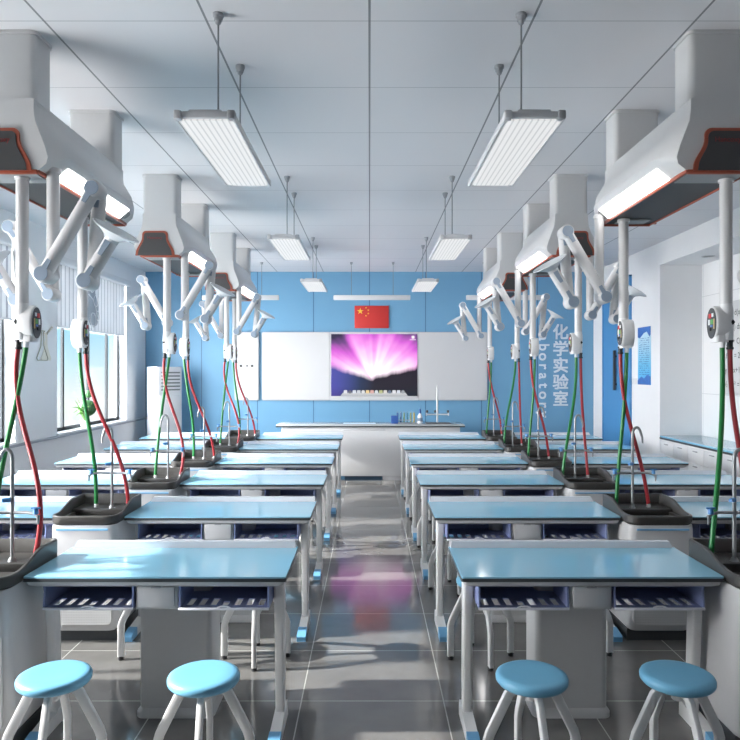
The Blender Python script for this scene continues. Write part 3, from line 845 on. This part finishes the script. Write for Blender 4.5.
# ------------------------------------------------------------------ board wall
def board(name, x0, x1, z0, z1, lb, cat, y=YB, group=None, m_=None):
    t = thing(name, lb, cat, ((x0 + x1) / 2, y, (z0 + z1) / 2), group=group)
    w, h = (x1 - x0) / 2, (z1 - z0) / 2
    bm = bmesh.new(); prism(bm, rrect(2 * w, 2 * h, .03), 'y', -.05, 0); obj('board_frame', bm, frame_g, t)
    bm = bmesh.new(); prism(bm, rrect(2 * w - .03, 2 * h - .03, .02), 'y', -.056, -.048); obj('writing_surface', bm, m_ or boardw, t)
    return t
def px(u): return (u - 369.5) / 700
z0, z1 = 1.73 + (371 - 400.4) * 12.45 / 700, 1.73 + (371 - 332) * 12.45 / 700
lbd = board('whiteboard', px(261.8) * 12.45, px(330.4) * 12.45, z0, z1, 'large whiteboard panel left of the bright screen', 'whiteboard', group='whiteboards')
rbd = board('whiteboard', px(418) * 12.45, px(487.4) * 12.45, z0, z1, 'large whiteboard panel right of the bright screen', 'whiteboard', group='whiteboards')
t = thing('display_screen', 'bright purple and pink picture on wide screen between the two whiteboards', 'screen', (px(374.2) * 12.45, YB - .002, (z0 + z1) / 2 + .02))
B('screen_surround', [(-.785, .785, -.05, 0, z0 - (z0 + z1) / 2 - .02, z1 - (z0 + z1) / 2 - .02)], boardw, t, smooth=False)
sp = B('screen_panel', [(-.765, .765, -.062, -.045, -.55, .55)], screen_m, t, smooth=False)
def emis(name, c, e):
    return mat(name, (.02, .02, .02), .4, emit=c, estr=e * .5, noise=.01)
dockm = emis('dock_glow', (.62, .64, .66), .9)
bm = bmesh.new(); prism(bm, [(-.60, -.548), (.60, -.548), (.555, -.49), (-.555, -.49)], 'y', -.0635, -.0622); dk_ = obj('icon_dock', bm, dockm, t, smooth=False)
icols = [(.9, .9, .95), (.15, .15, .2), (.85, .9, 1), (.75, .8, .85), (.9, .9, .9), (1, .75, .35), (.9, .5, .45), (.85, .9, .95), (.6, .65, .3), (.9, .85, .8), (.15, .2, .3), (.95, .95, 1), (.8, .85, .95), (.4, .42, .45)]
for i, c_ in enumerate(icols):
    cx = -.51 + i * .0785
    bm = bmesh.new()
    if i % 3 == 1: prism(bm, [(cx + .03 * math.cos(k * PI / 8), -.475 + .03 * math.sin(k * PI / 8)) for k in range(16)], 'y', -.0655, -.064)
    else: prism(bm, rrect(.06, .058, .012, cx, -.475), 'y', -.0655, -.064)
    obj('dock_icon', bm, emis('icon_glow_%d' % i, c_, .9), dk_, smooth=False)
bm = bmesh.new(); prism(bm, rrect(.05, .05, .008, .69, .495), 'y', -.065, -.0635); box(bm, .63, .74, -.065, -.0635, .445, .455); obj('desktop_icon', bm, emis('desktop_icon_glow', (1, 1, 1), 1), t, smooth=False)

t = board('panel_cabinet', px(234.5) * 12.45, px(258.6) * 12.45, z0, z1, 'narrow white wall panel with three small dark knobs beside the left whiteboard', 'wall panel')
for xo, rr in ((-.10, .022), (.01, .014), (.10, .022)):
    bm = bmesh.new(); lathe(bm, [(rr, 0), (rr, .012), (rr * .8, .016)], (xo, -.056, .005), (0, -1, 0), 16); obj('knob', bm, charc, t)

# flag
t = thing('red_flag', 'red flag with five yellow stars above the screen', 'flag', (px(371.7) * 12.45, YB, 1.73 + (371 - 316.8) * 12.45 / 700))
bm = bmesh.new(); box(bm, -.305, .305, -.02, -.0, -.2, .2, .003); obj('flag_cloth', bm, flagr, t)
def star(bm, cx, cz, r, rot):
    pts = []
    for k in range(10):
        a = rot + PI / 2 + k * PI / 5; q = r if k % 2 == 0 else r * .382; pts.append((cx + q * math.cos(a), cz + q * math.sin(a)))
    prism(bm, pts, 'y', -.024, -.0205)
u = .61 / 30
for (a, c_, rr) in ((-10, 5, 3), (-5, 8, 1), (-3, 6, 1), (-3, 3, 1), (-5, 1, 1)):
    bm = bmesh.new(); rot = 0 if rr == 3 else math.atan2(5 - c_, -10 - a) - PI / 2
    star(bm, a * u, c_ * u, rr * u, rot); obj('flag_star', bm, gold, t, smooth=False)

# lettering on the blue wall
t = thing('wall_lettering', 'white vertical Chinese characters on the blue wall at right', 'lettering', (px(560.5) * YB, YB, 0))
for i, ch in enumerate('化学实验室'):
    zz = 1.73 + (371 - (333 + i * 16.7)) * YB / 700
    text_mesh('character', ch, .285, txtw, t, .006, fat=.006, mtx=Matrix.Translation((0, -.008, zz)) @ FACE_CAM)
t = thing('wall_lettering', 'white word Laboratory reading downwards on the blue wall beside the Chinese characters', 'lettering', (px(543.5) * YB, YB, 0))
for i, ch in enumerate('Laboratory'):
    zz = 1.73 + (371 - (328 + i * 9.6)) * YB / 700
    text_mesh('letter', ch, .26, txtw, t, .006, fat=.004, mtx=Matrix.Translation((0, -.008, zz)) @ FACE_CAM @ Matrix.Rotation(-PI / 2, 4, 'Z'))

# air conditioner cabinet
t = thing('air_conditioner', 'tall white floor-standing air conditioner in the far left corner', 'air conditioner', (-3.50, 11.95, 0), math.radians(48))
bm = bmesh.new(); loft(bm, [[(p[0], p[1], z_) for p in rrect(.50, .34, .05)] for z_ in (0, 1.80)]); obj('body', bm, white, t)
bm = bmesh.new()
for k in range(6): box(bm, -.17, .19, -.178, -.165, 1.40 + k * .058, 1.425 + k * .058, .002)
obj('air_vent', bm, underg, t)
B('front_panel', [(-.20, .22, -.176, -.16, .2, 1.32)], white, t, bev=.006)

# teacher's bench
t = thing('teacher_bench', 'long white teacher bench with dark-edged top below the screen', 'bench', (.03, 11.05, 0))
bm = bmesh.new(); box(bm, -1.50, 1.47, -.03, .56, .862, .885, .004); obj('bench_top', bm, mat('bench_top_grey', (.52, .55, .56), .12, noise=.03), t)
B('top_edge', [(-1.505, 1.475, -.035, .565, .845, .863)], edge_d, t)
B('bench_body', [(-1.42, 1.40, 0, .53, .07, .846)], white, t, bev=.01)
B('long_handle', [(-.44, .22, -.008, .006, .79, .81)], fixt, t, bev=.002)
B('kick_plate', [(-1.40, -.55, .02, .5, 0, .07), (.18, 1.38, .02, .5, 0, .07)], fixt, t)
B('kick_plate', [(-.42, .16, .01, .5, 0, .072)], mat('navy_kick', (.02, .05, .09), .4, noise=.03), t)
B('bench_sink', [(.88, 1.28, .12, .40, .886, .892)], sinkd, t, bev=.002)
bm = bmesh.new()
tube(bm, [(1.08, .42, .885), (1.08, .42, 1.46)], .016, 12); tube(bm, [(.90, .40, 1.02), (1.26, .40, 1.02)], .012, 10)
for xx in (.90, 1.26): cyl(bm, (xx, .38, 1.0), (xx, .38, 1.05), .01, seg=8)
cyl(bm, (1.08, .42, 1.46), (1.08, .42, 1.50), .008, seg=8)
tp = obj('tall_tap', bm, white, t)
for xx in (.91, 1.04, 1.25):
    bm = bmesh.new(); cyl(bm, (xx, .37, 1.05), (xx, .37, 1.09), .018, seg=10); obj('tap_valve', bm, edge_d, tp)

# items on the bench
o = B('blue_box', [(-.055, .055, -.05, .05, 0, .125)], mat('deep_blue_card', (.03, .10, .35), .5, noise=.05), None, bev=.004, loc=(px(394.5) * 11.3, 11.3, .885)); tag(o, 'small dark blue box at left of the test tube rack on the teacher bench', 'box')
t = thing('test_tube_rack', 'low rack holding a row of test tubes on the teacher bench', 'rack', (px(406) * 11.3, 11.3, .885))
B('rack_base', [(-.18, .18, -.035, .035, 0, .012), (-.18, .18, -.03, .03, .05, .058), (-.18, -.17, -.03, .03, 0, .06), (.17, .18, -.03, .03, 0, .06)], rail_g, t)
tcols = [('blue', (.05, .15, .40)), ('dark blue', (.04, .10, .25)), ('green', (.15, .28, .15)), ('teal', (.04, .2, .3)), ('olive', (.25, .28, .08)), ('yellow', (.55, .42, .05))]
glassy = mat('tube_glass', (.65, .75, .8), .08, alpha=.12, noise=.01)
for i, (nm, c_) in enumerate(tcols):
    tt = thing('test_tube', 'upright test tube with %s liquid, %s in the rack' % (nm, ['first from the left', 'second from the left', 'third from the left', 'fourth from the left', 'fifth from the left', 'at the right end'][i]), 'test tube', (px(397.5 + i * 3.3) * 11.3, 11.3, .897), group='test tubes in the rack')
    bm = bmesh.new(); lathe(bm, [(.006, 0), (.014, .008), (.015, .18), (.017, .183)], seg=12); obj('glass', bm, glassy, tt)
    bm = bmesh.new(); lathe(bm, [(.005, .003), (.0135, .010), (.0135, .16)], seg=12); obj('liquid', bm, mat('liquid_' + nm.replace(' ', '_'), c_, .2, noise=.02), tt)
t = thing('bottle', 'white bottle with dark blue cap right of the test tube rack', 'bottle', (px(420) * 11.28, 11.28, .885))
bm = bmesh.new(); lathe(bm, [(.038, 0), (.04, .01), (.04, .12), (.02, .15), (.018, .165)], seg=20); obj('body', bm, white, t)
bm = bmesh.new(); lathe(bm, [(.02, .165), (.018, .20), (.008, .235)], seg=14); obj('cap', bm, mat('deep_blue_card', (0, 0, 0)), t)
bm = bmesh.new(); lathe(bm, [(.0405, .04), (.0405, .09)], seg=20); obj('bottle_label', bm, capb, t)
o = B('paper_sheet', [(-.26, .26, -.1, .1, 0, .004)], mat('pale_blue_paper', (.55, .72, .85), .4, noise=.03), None, loc=(px(359.5) * 11.3, 11.3, .885)); tag(o, 'pale sheet of paper lying on the middle of the teacher bench', 'paper')

# ------------------------------------------------------------------ right niche: counter, cabinets, whiteboard
ct = thing('countertop', 'long blue counter top along the right niche wall', 'counter', (4.28, 6.92, .80))
B('counter_slab', [(-.29, .29, -2.70, 2.70, .022, .045)], topblue, ct, bev=.003)
B('counter_edge', [(-.295, .29, -2.70, 2.70, 0, .022)], edge_d, ct, label='dark edge of the counter')
bc = thing('base_cabinet', 'x', 'cabinet')
B('cabinet_body', [(-.27, .28, -.418, .418, .0, .80)], white, bc)
for k in (-1, 1):
    d_ = B('drawer', [(-.288, -.27, k * .209 - .203, k * .209 + .203, .60, .785)], white, bc, bev=.003)
    B('drawer_handle', [(-.305, -.288, k * .209 - .05, k * .209 + .05, .735, .748)], fixd, d_, bev=.003)
    d_ = B('cabinet_door', [(-.288, -.27, k * .209 - .203, k * .209 + .203, .09, .59)], white, bc, bev=.003)
    B('door_handle', [(-.305, -.288, k * .209 - .05, k * .209 + .05, .55, .563)], fixd, d_, bev=.003)
index_kids()
cl = ['white base cabinet under the right counter, farthest unit', 'white base cabinet under the right counter, second from its far end', 'white base cabinet under the right counter, third from its far end', 'white base cabinet under the right counter, fourth from its far end', 'white base cabinet under the right counter, fifth from its far end', 'white base cabinet under the right counter, sixth from its far end']
for k in range(6):
    loc = (4.28, 9.20 - .838 * k, 0)
    if k == 0: bc.location = loc; bc['label'] = cl[0]; bc['group'] = 'base cabinets in the right niche'
    else: dup(bc, loc, cl[k], 'base cabinets in the right niche')
t = thing('formula_whiteboard', 'whiteboard with handwritten black formulas on the right niche wall', 'whiteboard', (4.58, 7.95, 2.02))
B('board_frame', [(-.03, 0, -1.12, 1.12, -.59, .59)], frame_g, t, bev=.006)
B('writing_surface', [(-.034, -.028, -1.09, 1.09, -.56, .56)], boardw, t, smooth=False)
B('corner_cap', [(-.036, 0, 1.08, 1.125, -.6, -.55), (-.036, 0, 1.08, 1.125, .55, .6)], edge_d, t)
RW = Matrix(((0, 0, -1, 0), (-1, 0, 0, 0), (0, 1, 0, 0), (0, 0, 0, 1)))   # text on the right wall, read from -x
forms = ['dx = d(x²)', '∫ f(x) dx', 'H₂O + CO₂', 'f′(a) = 2a', 'y = (x+1)²', '½ mv² = Σ']
for i, fz in enumerate(forms):
    zz = .44 - .18 * i
    for cx_, tx in ((.78, fz), (.1, forms[(i + 2) % 6])):
        text_mesh('handwriting', tx, .105, charc, t, .0005, mtx=Matrix.Translation((-.036, cx_, zz)) @ RW)

# potted cactus on the sill
t = thing('potted_cactus', 'round dotted green cactus in a white pot on the window sill', 'plant', (XL - .03, 9.92, ZS))
bm = bmesh.new(); lathe(bm, [(.04, 0), (.06, .02), (.075, .10), (.07, .10), (.06, .09), (.001, .09)], seg=20); obj('pot', bm, white, t)
bm = bmesh.new()
def ball(bm, c0, r):
    n = 12; rings = []
    for i in range(1, 10):
        ph = PI * i / 10
        rings.append([(c0[0] + r * math.sin(ph) * (1 + .08 * (k % 2)) * math.cos(2 * PI * k / 24), c0[1] + r * math.sin(ph) * (1 + .08 * (k % 2)) * math.sin(2 * PI * k / 24), c0[2] - r * math.cos(ph)) for k in range(24)])
    loft(bm, rings)
ball(bm, (0, .06, .27), .12); ball(bm, (.0, .12, .47), .055); tube(bm, [(0, .02, .09), (0, .05, .2)], [.03, .04], 10)
obj('cactus_body', bm, leafg, t)
bm = bmesh.new()
for k in range(26):
    a = random.uniform(0, 2 * PI); l = random.uniform(.12, .26); c_, s_ = math.cos(a) * .5, math.sin(a)
    tube(bm, [(0, 0, .09), (c_ * l * .5, s_ * l * .5 - .03, .1 + l * .8), (c_ * l, s_ * l - .06, .1 + l * random.uniform(.5, 1.4))], [.008, .012, .002], 5)
obj('leaves', bm, mat('young_leaf_green', (.10, .24, .05), .5, noise=.2), t)

# ------------------------------------------------------------------ light
SKY_FILL = 22.0
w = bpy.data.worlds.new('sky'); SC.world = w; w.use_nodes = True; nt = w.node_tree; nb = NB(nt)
bg = nt.nodes['Background']
tc = nt.nodes.new('ShaderNodeTexCoord'); spx = nt.nodes.new('ShaderNodeSeparateXYZ'); nt.links.new(tc.outputs['Generated'], spx.inputs[0])
n_ = nb.noise(tc.outputs['Generated'], 3.5, 5)
v = nb.m('ADD', spx.outputs[2], nb.m('MULTIPLY', nb.m('SUBTRACT', n_, .5), .10))
c = nb.ramp(nb.m('ADD', nb.m('MULTIPLY', v, 3.2), .38, clamp=True), [(0, (.74, .78, .78)), (.26, (.86, .90, .90)), (.42, (.62, .82, .90)), (.62, (.34, .66, .84)), (1, (.58, .72, .90))])
# added bright lobe on the unseen window side of the sky, to fill the room
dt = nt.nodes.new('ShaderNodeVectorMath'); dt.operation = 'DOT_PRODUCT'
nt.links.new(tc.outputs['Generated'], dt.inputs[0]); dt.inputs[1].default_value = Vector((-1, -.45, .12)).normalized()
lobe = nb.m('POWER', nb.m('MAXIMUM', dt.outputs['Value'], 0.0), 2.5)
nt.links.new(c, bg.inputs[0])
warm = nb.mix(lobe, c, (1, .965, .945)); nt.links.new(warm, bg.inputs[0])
nt.links.new(nb.m('ADD', .68, nb.m('MULTIPLY', lobe, SKY_FILL)), bg.inputs[1])

sun = bpy.data.lights.new('sun', 'SUN'); sun.energy = 8.5; sun.angle = math.radians(1.2); sun.color = (1, .97, .92)
so = bpy.data.objects.new('sun', sun); COL.objects.link(so)
so.rotation_euler = Vector((1, .09, -.52)).to_track_quat('-Z', 'Y').to_euler()
for a, c_ in wins:                                   # window portals
    l = area('window_portal', (XL - .18, (a + c_) / 2, (ZS + ZT) / 2), ZT - ZS, c_ - a, 1, (0, -PI / 2, 0))
    l.data.cycles.is_portal = True
# ------------------------------------------------------------------ camera
cam = bpy.data.cameras.new('camera'); co = bpy.data.objects.new('camera', cam); COL.objects.link(co)
cam.sensor_width = 36; cam.lens = 36 * 700 / 740; cam.clip_start = .05; cam.clip_end = 200
cam.shift_x = .5 / 740; cam.shift_y = 1 / 740
co.location = (0, 0, 1.73); co.rotation_euler = (PI / 2, 0, 0)
SC.camera = co
SC.view_settings.view_transform = 'Standard'; SC.view_settings.look = 'None'
SC.view_settings.exposure = .94; SC.view_settings.gamma = 1; SC.view_settings.use_curve_mapping = False
SC.cycles.max_bounces = 8; SC.cycles.diffuse_bounces = 5; SC.cycles.transparent_max_bounces = 12
SC.cycles.use_denoising = True
SC.cycles.sample_clamp_indirect = 6
